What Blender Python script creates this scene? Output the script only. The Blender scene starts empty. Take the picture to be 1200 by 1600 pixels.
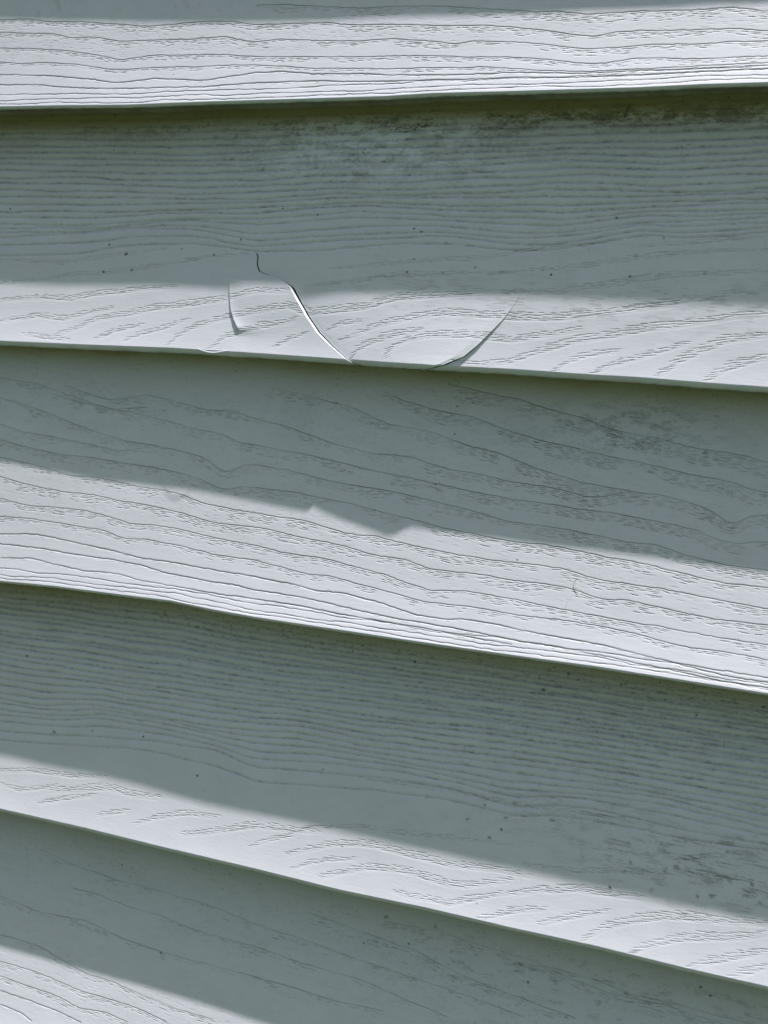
import bpy, math
import numpy as np
from mathutils import Matrix, Vector

scene = bpy.context.scene
COL = scene.collection

# ------------------------------------------------------------------ camera
BASE = 1.30                      # height of the traced wall patch above the ground (m)
cam_data = bpy.data.cameras.new("camera")
cam = bpy.data.objects.new("camera", cam_data)
COL.objects.link(cam)
right = Vector((0.94290689, 0.31957473, 0.09380076))
fwd = Vector((-0.31755049, 0.94755123, -0.03617111))
up = Vector((-0.1004404, 0.00431951, 0.9949337))
M = Matrix((( right.x, up.x, -fwd.x, 0.12344241),
            ( right.y, up.y, -fwd.y, -0.36834461),
            ( right.z, up.z, -fwd.z, 0.01406091 + BASE),
            (0, 0, 0, 1)))
cam.matrix_world = M
cam_data.sensor_fit = 'VERTICAL'
cam_data.sensor_height = 36.0
cam_data.lens = 36.0
cam_data.clip_start = 0.01
cam_data.clip_end = 500.0
cam_data.dof.use_dof = True
cam_data.dof.focus_distance = 0.39
cam_data.dof.aperture_fstop = 14.0
scene.camera = cam
scene.render.resolution_x = 768
scene.render.resolution_y = 1024

# ------------------------------------------------------------------ light
SUN_X, SUN_Y = 0.224, 0.071      # light drifts left and inward per unit of fall
sun_el = math.atan2(1.0, math.hypot(SUN_X, SUN_Y))
world = bpy.data.worlds.new("World")
scene.world = world
world.use_nodes = True
nt = world.node_tree
bg = nt.nodes["Background"]
sky = nt.nodes.new("ShaderNodeTexSky")
sky.sky_type = 'NISHITA'
sky.sun_disc = False
sky.dust_density = 3.5
sky.air_density = 0.9
sky.ozone_density = 1.0
sky.sun_elevation = sun_el
sky.sun_rotation = math.atan2(SUN_X, -SUN_Y)
nt.links.new(sky.outputs[0], bg.inputs[0])
bg.inputs[1].default_value = 0.051
sl = bpy.data.lights.new("sun", 'SUN')
sl.energy = 5.0
sl.angle = math.radians(0.6)
sl.color = (1.0, 0.96, 0.965)
sun = bpy.data.objects.new("sun", sl)
COL.objects.link(sun)
sun.rotation_euler = Vector((-SUN_X, SUN_Y, -1.0)).to_track_quat('-Z', 'Y').to_euler()
sun.location = (0.5, -0.3, 4.0)

scene.view_settings.view_transform = 'Standard'
scene.view_settings.look = 'None'
scene.view_settings.exposure = 1.15
scene.view_settings.gamma = 1.0

# ------------------------------------------------------------------ traced tables
TOPS = {1: [[-200, 10.29], [-150, 11.17], [-75, 12.44], [-21, 13.54], [5, 14.39], [30, 14.68], [53, 15.13], [65, 15.22], [87, 14.92], [104, 14.91], [119, 14.88]], 2: [[-189, 13.2], [-140, 12.29], [-106, 11.8], [-78, 11.52], [-42, 12.87], [-23, 12.12], [-5, 11.5], [15, 10.97], [40, 10.74], [56, 10.69], [75, 11.04], [86, 11.64], [97, 11.98], [108, 12.29], [129, 12.27]], 3: [[-182, 10.93], [-159, 11.12], [-132, 11.41], [-106, 12.12], [-76, 12.69], [-56, 13.32], [-37, 13.67], [11, 13.39], [24, 13.65], [49, 14.04], [65, 14.29], [80, 14.56], [95, 14.43], [110, 14.28], [124, 14.28], [138, 14.29]], 4: [[-169, 12.96], [-146, 12.97], [-125, 12.94], [-104, 13.5], [-83, 12.91], [-63, 13.55], [-44, 13.99], [-25, 14.2], [-7, 13.86], [11, 14.08], [28, 13.81], [45, 13.67], [61, 13.66], [77, 14.39], [92, 14.59], [107, 14.57], [122, 14.17], [136, 13.8], [150, 13.14]], 5: [[-162, 15.38], [-139, 14.86], [-118, 14.73], [-96, 14.78], [-76, 14.99], [-56, 15.27], [-36, 14.7], [-25, 14.49]]}
LIPS = {1: [[-192.3, -0.12], [-159.4, -0.41], [-127.9, -0.95], [-89.2, -0.67], [-69.3, -0.7], [-15.6, -0.72], [4.6, -0.11], [33.7, -0.27], [56.9, -0.28], [79.2, -0.3], [100.7, 0.12], [121.3, 0.1]], 2: [[-184.0, 0.68], [-140.4, 1.12], [-99.1, 1.8], [-60.4, 1.68], [-32.8, 1.34], [-6.3, 1.02], [19.0, 0.95], [43.4, 1.12], [66.7, 0.82], [89.2, 0.76], [110.9, 0.26], [131.7, -0.01]], 3: [[-172.1, -1.64], [-144.7, -0.48], [-107.8, 0.09], [-87.6, 0.56], [-68.2, -0.57], [-49.0, -1.11], [-12.7, -1.22], [21.8, -1.28], [54.2, -1.14], [84.9, -0.78], [114.3, -1.07], [142.0, -1.37]], 4: [[-164.4, 0.21], [-120.6, 0.5], [-79.1, 0.04], [-40.3, 0.06], [-3.7, -0.42], [31.0, 0.39], [63.7, 0.39], [94.6, 0.86], [124.3, 0.46], [152.2, 0.68]]}
# growth-ring lines: (kind, dash band width, flat list of u*10 mm, t*10000)
RINGS = {
 1: [
  ('L', 3.36, [-760, 6094, -648, 6102, -480, 6294, -290, 6471, -160, 6464, 45, 6610, 146, 6737, 294, 6886, 379, 7027, 461, 7022, 568, 7199, 759, 7189, 935, 7266, 1083, 7270, 1189, 7467]),
  ('L', 2.4, [-1999, 6146, -1865, 6153, -1729, 6352, -1583, 6386, -1454, 6517, -1312, 6650, -1234, 6713, -1144, 6680, -944, 6655, -865, 6696, -747, 6910, -538, 6932, -442, 6979, -341, 7104, -149, 7198, 56, 7388, 180, 7420, 303, 7550, 423, 7728, 542, 7953, 612, 8058, 679, 7924, 767, 7899, 899, 7985, 985, 7997, 1091, 8031, 1196, 8176]),
  ('L', 2.4, [-1989, 6692, -1820, 6819, -1720, 6858, -1603, 7098, -1508, 7074, -1362, 7311, -1270, 7287, -1029, 7353, -884, 7319, -794, 7516, -736, 7619, -625, 7537, -458, 7688, -297, 7759, -167, 7740, -37, 7900, 91, 8100, 164, 8030, 310, 8115, 407, 8229, 502, 8392, 584, 8500, 685, 8498, 818, 8446, 991, 8535, 1054, 8497, 1199, 8520]),
  ('L', 1.92, [-1977, 7408, -1774, 7510, -1609, 7650, -1478, 7851, -1348, 8102, -1228, 7953, -1107, 7982, -871, 8063, -726, 8224, -503, 8312, -287, 8397, -157, 8423, 22, 8542, 148, 8644, 318, 8706, 462, 8860, 579, 9052, 670, 9064, 757, 8910, 867, 8972, 954, 9072, 1060, 9080, 1204, 9071]),
  ('L', 1.68, [-1965, 8010, -1862, 8129, -1731, 8112, -1566, 8243, -1388, 8502, -1249, 8484, -1159, 8468, -1009, 8533, -863, 8515, -720, 8566, -579, 8671, -467, 8815, -386, 8819, -175, 8922, 29, 8999, 130, 9062, 203, 9036, 324, 9151, 444, 9268, 606, 9377, 784, 9325, 871, 9328, 999, 9334, 1207, 9302]),
  ('l', 0.0, [-1954, 8584, -1719, 8705, -1522, 8862, -1345, 9085, -1180, 8945, -939, 9123, -714, 8883, -603, 8870, -464, 9023, -276, 9089, -67, 9239, 84, 9324, 231, 9320, 327, 9300, 562, 9434, 785, 9397, 1001, 9452, 1208, 9418]),
  ('l', 0.0, [-1945, 9044, -1744, 9093, -1611, 9236, -1418, 9321, -1202, 9343, -934, 9392, -707, 9306, -486, 9301, -271, 9398, -63, 9470, 137, 9516, 330, 9499, 563, 9581, 787, 9565, 1002, 9547, 1209, 9533]),
 ],
 3: [
  ('L', 2.4, [-1887, 1499, -1680, 1669, -1474, 2172, -1298, 2566, -1124, 2368]),
  ('L', 3.36, [-1549, 1610, -1379, 2070, -1304, 2168, -1124, 1865, -999, 2068, -863, 2318, -717, 2272, -618, 2497, -503, 2623, -387, 2876, -263, 3191, -161, 3299, -88, 3404, 51, 3361, 124, 3539, 210, 3703, 318, 3781, 460, 3964, 581, 4012, 660, 4099, 741, 4253, 794, 4206, 866, 3981]),
  ('L', 3.84, [-582, 1201, -410, 1399, -212, 1722, -51, 2234, 107, 2357, 160, 2484, 280, 2799, 391, 2952, 449, 3116, 550, 3419, 630, 3577, 719, 3773, 835, 3853, 927, 3918, 1016, 3932, 1128, 4140, 1188, 4294, 1235, 4636, 1268, 4576, 1301, 4322, 1363, 4214]),
  ('L', 4.32, [-88, 1016, 4, 1320, 156, 1602, 265, 1696, 437, 2171, 544, 2384, 681, 2546, 823, 2775, 915, 2852, 1028, 3027, 1139, 3135, 1233, 3218, 1298, 3413, 1355, 3465]),
  ('L', 4.8, [167, 563, 321, 808, 446, 970, 570, 1248, 698, 1450, 788, 1776, 874, 1894, 979, 2000, 1092, 2182, 1201, 2236, 1274, 2300, 1345, 2454]),
  ('L', 3.36, [-1607, 2045, -1438, 2371, -1213, 2601, -1024, 2895, -870, 3158, -766, 3214, -674, 3483, -602, 3519, -496, 3592, -375, 3659, -262, 3804, -179, 3900, -78, 4050, 44, 4133, 185, 4292, 302, 4427, 469, 4603, 605, 4608, 707, 4693, 839, 4729, 937, 4801, 1056, 4884, 1144, 5001, 1198, 5222, 1269, 5290, 1324, 5160, 1372, 5107]),
  ('L', 2.4, [-1850, 3494, -1754, 3705, -1585, 3855, -1399, 4046, -1225, 4256, -1147, 4152]),
  ('L', 3.36, [-1871, 2376, -1765, 2534, -1636, 2822, -1464, 3277, -1354, 3535, -1192, 3837, -1090, 3905, -936, 4066, -813, 4265, -758, 4589, -718, 4697, -681, 4527, -638, 4333, -590, 4261, -448, 4344, -334, 4485, -242, 4593, -79, 4679, 53, 4770, 168, 4922, 311, 5119, 397, 5272, 479, 5399, 653, 5427, 794, 5559, 895, 5675, 1007, 5650, 1097, 5867, 1169, 5953, 1241, 6038, 1381, 6058]),
  ('L', 3.12, [-1838, 4146, -1723, 4337, -1520, 4576, -1358, 4609, -1177, 4752, -1053, 4799, -921, 4964, -817, 5118, -754, 5349, -688, 5344, -641, 5193, -576, 5148, -388, 5151, -295, 5255, -166, 5344, -22, 5559, 110, 5688, 214, 5865, 323, 5946, 488, 6100, 624, 6070, 741, 6174, 841, 6294, 925, 6305, 1044, 6439, 1148, 6567, 1247, 6655, 1387, 6625]),
  ('L', 3.12, [-1825, 4877, -1710, 5010, -1595, 5159, -1459, 5429, -1344, 5400, -1226, 5500, -1109, 5675, -1008, 5681, -907, 5808, -802, 6046, -655, 6112, -560, 6126, -466, 6167, -355, 6173, -231, 6381, -159, 6496, -43, 6442, 37, 6570, 167, 6664, 294, 6786, 418, 6818, 498, 6820, 593, 6806, 694, 6854, 765, 7001, 835, 7103, 925, 7100, 1036, 7106, 1146, 7177, 1253, 7248, 1394, 7315]),
  ('L', 2.88, [-1809, 5713, -1694, 5895, -1545, 6073, -1447, 6145, -1331, 6135, -1203, 6273, -1048, 6360, -894, 6546, -743, 6730, -551, 6662, -458, 6699, -361, 6839, -250, 6886, -152, 6969, -70, 7115, 2, 7154, 88, 7175, 177, 7378, 261, 7401, 384, 7381, 506, 7448, 625, 7448, 725, 7492, 806, 7691, 859, 7739, 918, 7638, 1008, 7734, 1118, 7820, 1226, 7885, 1399, 7835]),
  ('L', 2.64, [-1792, 6625, -1654, 6815, -1513, 6804, -1351, 6815, -1241, 6962, -1135, 7161, -983, 7138, -883, 7205, -734, 7297, -540, 7364, -425, 7472, -213, 7520, -122, 7654, 12, 7805, 100, 7983, 204, 8161, 253, 8103, 351, 8036, 515, 8094, 611, 8183, 712, 8244, 827, 8329, 940, 8373, 1051, 8390, 1196, 8461, 1405, 8475]),
  ('L', 2.16, [-1778, 7372, -1644, 7348, -1468, 7443, -1338, 7520, -1253, 7525, -1165, 7760, -1124, 7802, -1042, 7730, -963, 7790, -820, 7882, -722, 7958, -530, 7918, -407, 8060, -311, 8165, -214, 8121, -113, 8238, 20, 8383, 195, 8611, 359, 8553, 522, 8625, 680, 8615, 831, 8654, 944, 8716, 1043, 8833, 1116, 8941, 1201, 8922, 1306, 8914, 1410, 8968]),
  ('l', 0.0, [-1764, 8116, -1599, 7988, -1456, 8101, -1325, 8221, -1166, 8361, -1059, 8493, -958, 8530, -808, 8548, -519, 8540, -378, 8608, -258, 8726, -132, 8689, -17, 8828, 73, 8949, 160, 9116, 261, 9127, 366, 9021, 449, 9054, 529, 9131, 687, 9203, 839, 9278, 990, 9404, 1138, 9546, 1279, 9686, 1417, 9679]),
  ('l', 0.0, [-1755, 8512, -1564, 8552, -1368, 8657, -1190, 8697, -1053, 8772, -898, 9009, -749, 9004, -605, 8980, -510, 9039, -323, 9046, -159, 9172, -43, 9261, 80, 9335, 207, 9355, 372, 9420, 535, 9524, 692, 9549, 844, 9640, 994, 9719, 1140, 9794, 1281, 9870, 1419, 9860]),
  ('l', 0.0, [-1743, 9090, -1578, 8989, -1467, 9145, -1323, 9270, -1148, 9226, -1041, 9376, -888, 9457, -694, 9432, -503, 9369, -309, 9386, -145, 9462, 39, 9504, 211, 9601, 375, 9619, 537, 9676]),
 ],
 5: [
  ('L', 2.4, [-1506, 1791, -1330, 2118, -1098, 2307, -878, 2282, -633, 2361, -421, 2653, -190, 2734, 33, 2958, 274, 3153, 506, 3311, 706, 3521]),
  ('L', 2.4, [-1311, 3070, -1180, 3063, -1017, 3233, -861, 3228, -704, 3453, -407, 3494, -204, 3627, 44, 3658, 260, 4006, 417, 4216]),
  ('L', 2.4, [-1664, 4156, -1453, 4383, -1223, 4236, -992, 4556, -805, 4644, -594, 4628, -388, 4615, -225, 4609, -58, 4685, 164, 4580]),
  ('L', 2.88, [-207, 1661, 18, 1900, 260, 2168, 394, 2484, 480, 2679, 648, 2859, 795, 3019, 891, 3131]),
  ('L', 2.88, [117, 1338, 326, 1276, 531, 1406, 704, 1483, 876, 1852, 1018, 2009, 1198, 1891, 1376, 2068]),
  ('L', 2.88, [634, 1748, 778, 1596, 968, 1690, 1062, 1857, 1241, 1783, 1395, 1851]),
  ('L', 2.16, [-1631, 5714, -1425, 5737, -1173, 6321, -1045, 6306, -853, 6540, -717, 6645, -550, 6644]),
  ('L', 2.16, [-1608, 6792, -1437, 6798, -1325, 6882, -1191, 7038, -1050, 7012, -892, 7066, -757, 7243]),
  ('L', 2.16, [-1595, 7376, -1457, 7451, -1289, 7502, -1177, 7702, -1039, 7573, -933, 7696]),
  ('l', 0.0, [-1582, 7955, -1445, 7999, -1300, 8071, -1153, 8231]),
  ('l', 0.0, [-1569, 8501, -1455, 8569, -1393, 8780]),
 ],
}
# bands of short pores: (width mm, points)
BANDS = {
 2: [
  (2.4, [-1881, 8191, -1682, 7992, -1517, 8030, -1393, 7772, -1268, 7661, -1177, 7508, -1012, 7373]),
  (2.4, [-1862, 9096, -1666, 8805, -1533, 8902, -1410, 8583, -1288, 8328]),
  (2.88, [-1567, 9615, -1460, 9296, -1373, 8850, -1221, 8616, -1103, 8315, -926, 8077, -783, 7835, -645, 7438, -492, 7373]),
  (2.16, [-1732, 9618, -1646, 9728, -1482, 9807]),
  (2.16, [-1356, 9734, -1270, 9319, -1145, 9064]),
  (2.16, [-1214, 9772, -1144, 9421, -1057, 9204, -930, 8725]),
  (3.12, [-1018, 9982, -976, 9504, -910, 9066, -799, 8668, -729, 8503, -633, 8276, -497, 7974, -411, 8217, -277, 8051, -173, 7876, -47, 7480, 105, 7336, 253, 7167, 398, 7150, 540, 7026]),
  (2.88, [-811, 9956, -758, 9394, -677, 9088, -623, 8930, -514, 8687, -448, 8495]),
  (1.92, [-318, 8942, -269, 8608, -173, 8432]),
  (2.16, [-526, 9687, -463, 9309, -404, 9041]),
  (3.12, [-207, 10045, -187, 9628, -139, 9296, -53, 8924, 71, 8647]),
  (3.12, [-260, 9240, -184, 8918, -111, 8553, 15, 8228, 138, 7982, 263, 7985, 409, 8054, 574, 7998, 710, 7769, 864, 7522, 994, 7279]),
  (2.88, [-64, 9926, -53, 9496, 8, 9094, 107, 8851, 256, 8784, 420, 8909, 519, 8688, 664, 8348]),
  (3.12, [213, 9819, 335, 9833, 429, 9668, 503, 9336, 580, 9052, 653, 8774, 764, 8555, 873, 8274, 980, 8076, 1086, 7855, 1189, 7624, 1292, 7486]),
  (2.16, [586, 9964, 639, 9553, 698, 9284, 808, 9085]),
  (2.4, [724, 9965, 798, 9552, 884, 9274, 953, 8998, 1037, 8670]),
  (3.36, [929, 9969, 982, 9655, 1015, 9292, 1096, 8830, 1162, 8478, 1299, 8181]),
  (3.36, [1098, 10030, 1141, 9666, 1206, 9290, 1306, 8940]),
  (2.64, [398, 7079, 563, 7016, 744, 6736, 890, 6438, 998, 6284, 1133, 6206, 1278, 6068]),
  (2.64, [820, 7539, 993, 7234, 1078, 7078, 1161, 6862, 1284, 6723]),
  (2.16, [294, 6504, 530, 6226, 690, 6009, 845, 5714, 1061, 5471, 1271, 5345]),
  (2.16, [-1895, 7453, -1696, 7262, -1503, 6964, -1344, 6846, -1131, 6543, -867, 6097, -696, 5920]),
  (1.92, [-1915, 6401, -1577, 6477, -1325, 6094, -1081, 5801]),
  (1.92, [-427, 7162, -213, 6880, -110, 6648, 145, 6518, 390, 6387]),
  (1.92, [-327, 6457, -116, 6197, 88, 5994, 286, 5879, 498, 5430, 704, 5213]),
  (1.92, [841, 5346, 1014, 5149, 1162, 4972, 1266, 4905]),
 ],
 4: [
  (2.16, [-1679, 8417, -1516, 8145, -1320, 8033, -1133, 7736]),
  (1.92, [-1669, 8925, -1565, 9046, -1469, 8828, -1376, 8532]),
  (3.12, [-1420, 8797, -1279, 8524, -1126, 8171, -1031, 8231, -878, 8124]),
  (1.92, [-1457, 9425, -1334, 9021, -1181, 8591]),
  (1.92, [-1165, 9400, -1018, 8933]),
  (2.16, [-977, 9393, -893, 8973, -750, 8510, -605, 8359]),
  (2.88, [-751, 9322, -624, 8975, -541, 8714, -433, 8354, -266, 8195, -159, 8023]),
  (1.92, [-446, 9228, -342, 8696, -238, 8260]),
  (2.88, [-279, 9154, -201, 8797, -99, 8387, 5, 8160, 84, 8116, 189, 8188, 292, 8236, 368, 8274, 466, 8167, 563, 8063, 683, 8056]),
  (1.92, [-255, 9686, -192, 9336, -116, 9028, 14, 8722]),
  (2.88, [-132, 9685, -31, 9280, 44, 9001, 121, 8884, 224, 8813, 301, 8903, 378, 8980, 451, 8874, 522, 8634, 615, 8327]),
  (2.4, [158, 9593, 237, 9701, 337, 9644, 388, 9698, 482, 9294, 574, 8916, 643, 8704]),
  (2.4, [493, 10118, 538, 9833, 629, 9414, 750, 9083]),
  (2.88, [621, 8840, 719, 8467, 774, 8405, 849, 8192, 924, 8175, 1000, 8098, 1089, 7987]),
  (2.4, [727, 9685, 860, 9130, 976, 8709]),
  (3.36, [893, 9937, 919, 9625, 969, 9275, 1045, 8880, 1139, 8510, 1224, 8311, 1331, 8207, 1502, 7916]),
  (3.36, [1062, 9942, 1093, 9700, 1161, 9325, 1232, 9008, 1337, 8776, 1439, 8505, 1505, 8230]),
  (3.12, [1260, 9984, 1310, 9664, 1377, 9389, 1510, 8814]),
  (2.64, [1393, 10000, 1515, 9330]),
  (2.16, [-214, 8014, -4, 7545, 153, 7485, 356, 7328, 600, 7129]),
  (2.16, [655, 7718, 841, 7595, 1020, 7227, 1216, 6882, 1344, 6784, 1489, 6647]),
  (1.92, [900, 6686, 1058, 6584, 1232, 6316, 1357, 5945, 1482, 5901]),
  (1.68, [-29, 5754, 334, 5623, 582, 5642, 817, 5535, 1046, 5483]),
 ],
}
GUIDES = {
 2: [
  (12, [-2031, -56, -1688, -44, -1358, -25, -956, -37, -750, -35, -197, -67, 13, -60, 315, -39, 554, -42, 783, -70, 1003, -110, 1216, -123]),
  (5, [-1971, 3328, -1465, 3374, -994, 3537, -701, 3475, -371, 3257, -22, 3322, 352, 3169, 518, 3026, 704, 3088, 885, 3223, 1037, 3173, 1248, 3049]),
  (3, [-1943, 4885, -1441, 4829, -1100, 4569, -687, 4485, -250, 4134, 119, 4346, 366, 4374, 557, 4470, 828, 4124, 1257, 3979]),
  (3, [-1932, 5458, -1531, 5290, -1279, 5033, -972, 4979, -673, 5517, -399, 5234, -131, 5040, 126, 4933, 376, 5215, 542, 5135, 723, 4837, 833, 4609, 966, 4728, 1262, 4465]),
  (0, [-1910, 6686, -1512, 6463, -1264, 5947, -960, 5791, -665, 6097, -389, 5958, -122, 5695, 134, 5617, 383, 5813, 549, 5772, 707, 5492, 839, 5162, 972, 5205, 1266, 4905]),
 ],
 4: [
  (12, [-1818, 671, -1536, 617, -1155, 628, -947, 612, -744, 663, -549, 653, -174, 632, 184, 621, 521, 605, 838, 606, 1143, 599, 1430, 578]),
  (6, [-1766, 3613, -1107, 3640, -509, 3362, 41, 3057, 548, 2860, 1016, 2809, 1451, 2672]),
  (3, [-1735, 5386, -1508, 5380, -1243, 4968, -777, 4952, -488, 4717, -303, 4454, -27, 4520, 318, 4398, 565, 4256, 1031, 4151, 1465, 4121]),
  (2, [-1723, 6074, -1390, 5869, -1234, 5496, -922, 5427, -672, 5430, -476, 5567, -200, 5203, 68, 5104, 328, 5153, 576, 5204, 654, 5046, 833, 4864, 964, 4808, 1111, 4739, 1259, 4772, 1472, 4873]),
  (2, [-1709, 6842, -1444, 6582, -1067, 6137, -675, 5848, -466, 6189, -245, 5912, 75, 5582, 333, 5553, 584, 5803, 739, 5440, 855, 5332, 931, 5374, 1074, 5425, 1303, 5461, 1478, 5431]),
  (0, [-1697, 7525, -1052, 7011, -654, 7175, -446, 7548, -308, 7284, -13, 6879, 220, 6667, 427, 6452, 591, 6444, 826, 6256, 1053, 6145, 1273, 6119, 1482, 5901]),
 ],
}
CRACK_S = [[-67.55, 0.58274], [-66.14, 0.60432], [-66.05, 0.63867], [-64.63, 0.66728], [-63.14, 0.68446], [-59.49, 0.68397], [-55.8, 0.68775], [-49.77, 0.72445], [-45.96, 0.77921], [-41.5, 0.83871], [-35.76, 0.90279], [-29.06, 0.95401], [-23.84, 0.98897], [-19.54, 1.01369]]
CRACK_C1 = [[-76.94, 0.70588], [-75.93, 0.77463], [-74.33, 0.8324], [-72.29, 0.87128], [-69.71, 0.90714]]
CRACK_R = [[45.66, 0.67979], [43.09, 0.72604], [40.98, 0.76962], [38.14, 0.81357], [33.76, 0.87031], [29.74, 0.91766], [27.13, 0.94292], [25.19, 0.96313], [22.42, 0.97653], [18.48, 0.99546], [16.61, 1.00616]]
SPECKS = {
 2: [(-127.2, 0.6058, 0.77), (-136.1, 0.5655, 0.48), (-137.0, 0.6851, 0.62), (-123.3, 0.6745, 0.58), (-100.8, 0.5824, 0.38), (-85.6, 0.6041, 0.48), (-74.3, 0.5374, 0.48), (-57.5, 0.4068, 0.38), (-42.0, 0.43, 0.43), (1.9, 0.4943, 0.48), (-1.1, 0.4818, 0.43), (12.3, 0.5325, 0.53), (0.4, 0.6008, 0.53), (24.7, 0.6273, 0.58), (12.5, 0.6523, 0.53), (-10.1, 0.6696, 0.58), (-1.8, 0.6506, 0.48), (74.7, 0.4321, 0.48), (82.9, 0.5694, 0.72), (107.3, 0.6251, 0.72), (91.9, 0.5034, 0.58), (53.5, 0.6461, 0.48), (81.7, 0.6434, 0.48), (-189.7, 0.416, 0.48), (-161.9, 0.4795, 0.34), (-113.1, 0.1478, 0.43), (-140.4, 0.1547, 0.36), (-28.0, 0.0883, 0.62), (-158.1, 0.0346, 0.38), (-142.3, -0.0005, 0.96), (108.7, 0.0062, 0.48), (118.5, 0.0314, 0.48), (93.3, 0.0137, 0.38)],
 3: [(113.5, 0.2297, 0.96), (16.7, 0.4308, 0.31), (21.7, 0.2393, 0.38), (-6.2, 0.548, 0.34), (21.3, 0.1372, 0.34)],
 4: [(-97.6, 0.0725, 1.08), (-162.7, 0.3352, 0.58), (-135.5, 0.4887, 0.34), (14.0, 0.1032, 0.58), (-8.2, 0.0725, 0.43), (-12.0, 0.0981, 0.38), (6.1, 0.1394, 0.43), (9.0, 0.1426, 0.36), (19.6, 0.2546, 0.31), (64.8, 0.1357, 0.72), (73.3, 0.063, 0.53), (67.9, 0.0488, 0.38), (92.7, 0.0747, 0.43), (94.1, 0.0702, 0.36), (118.1, 0.0465, 0.38), (86.7, 0.0936, 0.34), (119.8, 0.139, 0.43), (141.7, 0.0734, 0.62), (108.5, 0.104, 0.34), (-99.6, 0.5888, 0.48), (-72.2, 0.6969, 0.53), (-67.5, 0.5641, 0.24), (-124.4, 0.6051, 0.36), (-143.1, 0.6397, 0.96), (-17.9, 0.5713, 0.31), (25.5, 0.6003, 0.72), (48.0, 0.5901, 0.38), (59.4, 0.5666, 0.96), (73.6, 0.5978, 1.08), (100.9, 0.7295, 0.96), (102.8, 0.6896, 0.72), (118.6, 0.6771, 1.2), (115.0, 0.6917, 0.96), (96.7, 0.7928, 0.53), (111.0, 0.7695, 0.84), (131.5, 0.7459, 1.08), (126.6, 0.7563, 0.72), (147.1, 0.7357, 0.72), (136.6, 0.6847, 0.96), (143.9, 0.6777, 0.96), (55.3, 0.6659, 0.48), (42.1, 0.6535, 0.72), (51.3, 0.7041, 0.72), (56.4, 0.6214, 0.96), (134.9, 0.585, 0.72), (-5.8, 0.8423, 0.34)],
 5: [(-107.8, 0.1659, 0.36), (-83.1, 0.468, 0.48), (4.5, 0.2304, 0.38), (22.6, 0.1955, 0.38), (12.2, 0.1159, 0.84), (32.3, 0.1092, 0.84), (39.8, 0.1889, 0.6), (96.5, 0.2427, 1.08), (105.7, 0.1846, 0.72), (131.0, 0.1038, 0.48), (134.5, 0.1239, 0.48), (85.7, 0.3168, 0.72), (70.2, 0.2283, 0.48)],
}
# ------------------------------------------------------------------ helpers
H = 101.6                        # exposure of one board, mm
ZLIP = {n: 157.576 - (n - 1) * H for n in range(0, 7)}
LIPY = {0: 0.2, 1: 0.0, 2: 1.9, 3: -0.35, 4: 2.2, 5: 0.0, 6: 2.2}
RIM = {n: (1.1 if n % 2 else 2.0) for n in range(0, 7)}
rng = np.random.default_rng(11)

def ss(a, b, x):
    x = np.clip((x - a) / (b - a), 0, 1)
    return x * x * (3 - 2 * x)

def noise2(shape, cu, ct, r):
    """smooth value noise on a raster; cu, ct = cell sizes in samples"""
    nu, ntt = int(shape[1] / cu) + 3, int(shape[0] / ct) + 3
    g = r.random((ntt, nu))
    y = np.arange(shape[0]) / ct; x = np.arange(shape[1]) / cu
    yi = y.astype(int); xi = x.astype(int)
    fy = (y - yi); fx = (x - xi)
    fy = (fy * fy * (3 - 2 * fy))[:, None]; fx = (fx * fx * (3 - 2 * fx))[None, :]
    a = g[yi][:, xi]; b = g[yi][:, xi + 1]; c = g[yi + 1][:, xi]; d = g[yi + 1][:, xi + 1]
    return (a * (1 - fx) + b * fx) * (1 - fy) + (c * (1 - fx) + d * fx) * fy

def noise1(n, cell, r):
    g = r.random(int(n / cell) + 3)
    x = np.arange(n) / cell; xi = x.astype(int); f = x - xi; f = f * f * (3 - 2 * f)
    return g[xi] * (1 - f) + g[xi + 1] * f

def lipz(n, u):
    if n in LIPS:
        a = np.array(LIPS[n])
        return ZLIP[n] + np.interp(u, a[:, 0], a[:, 1])
    return ZLIP[n] + 0 * u

def q(t):
    t = np.clip(t, -0.2, 1)
    return 0.89 * t + 0.11 * np.clip(t, 0, 1) ** 8

FIT = {}
for _n, _a in TOPS.items():
    _a = np.array(_a); FIT[_n] = (np.polyfit(_a[:, 0], _a[:, 1], 2 if _n != 2 else 1), _a[0, 0], _a[-1, 0])
def topy(n, u):
    if n in FIT:
        c, a, b = FIT[n]
        return np.polyval(c, np.clip(u, a, b))
    return 15.3 if n % 2 == 0 else 13.2 + 0 * u

# raster of the embossing, one per board
U0, U1, DU = -222.0, 178.0, 0.2
NU = int((U1 - U0) / DU) + 1
NT = 1016
UG = U0 + DU * np.arange(NU)
DT = H / (NT - 1)

def curve(flat, smooth=1.2, extend=True):
    p = np.array(flat, float).reshape(-1, 2); u = p[:, 0] / 10; t = p[:, 1] / 1e4
    v = np.interp(UG, u, t)
    k = int(3 * smooth / DU); w = np.exp(-0.5 * (np.arange(-k, k + 1) * DU / smooth) ** 2); w /= w.sum()
    v = np.convolve(np.pad(v, k, mode='edge'), w, mode='valid')
    act = np.ones(NU, bool)
    lo, hi = u.min(), u.max()
    if lo > -175: act &= UG >= lo
    if hi < 115: act &= UG <= hi
    return v, act

def ends(act, r):
    """amplitude that fades at the ends of a line"""
    a = act.astype(float); k = 12
    return np.convolve(a, np.ones(k) / k, mode='same') * act

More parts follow.
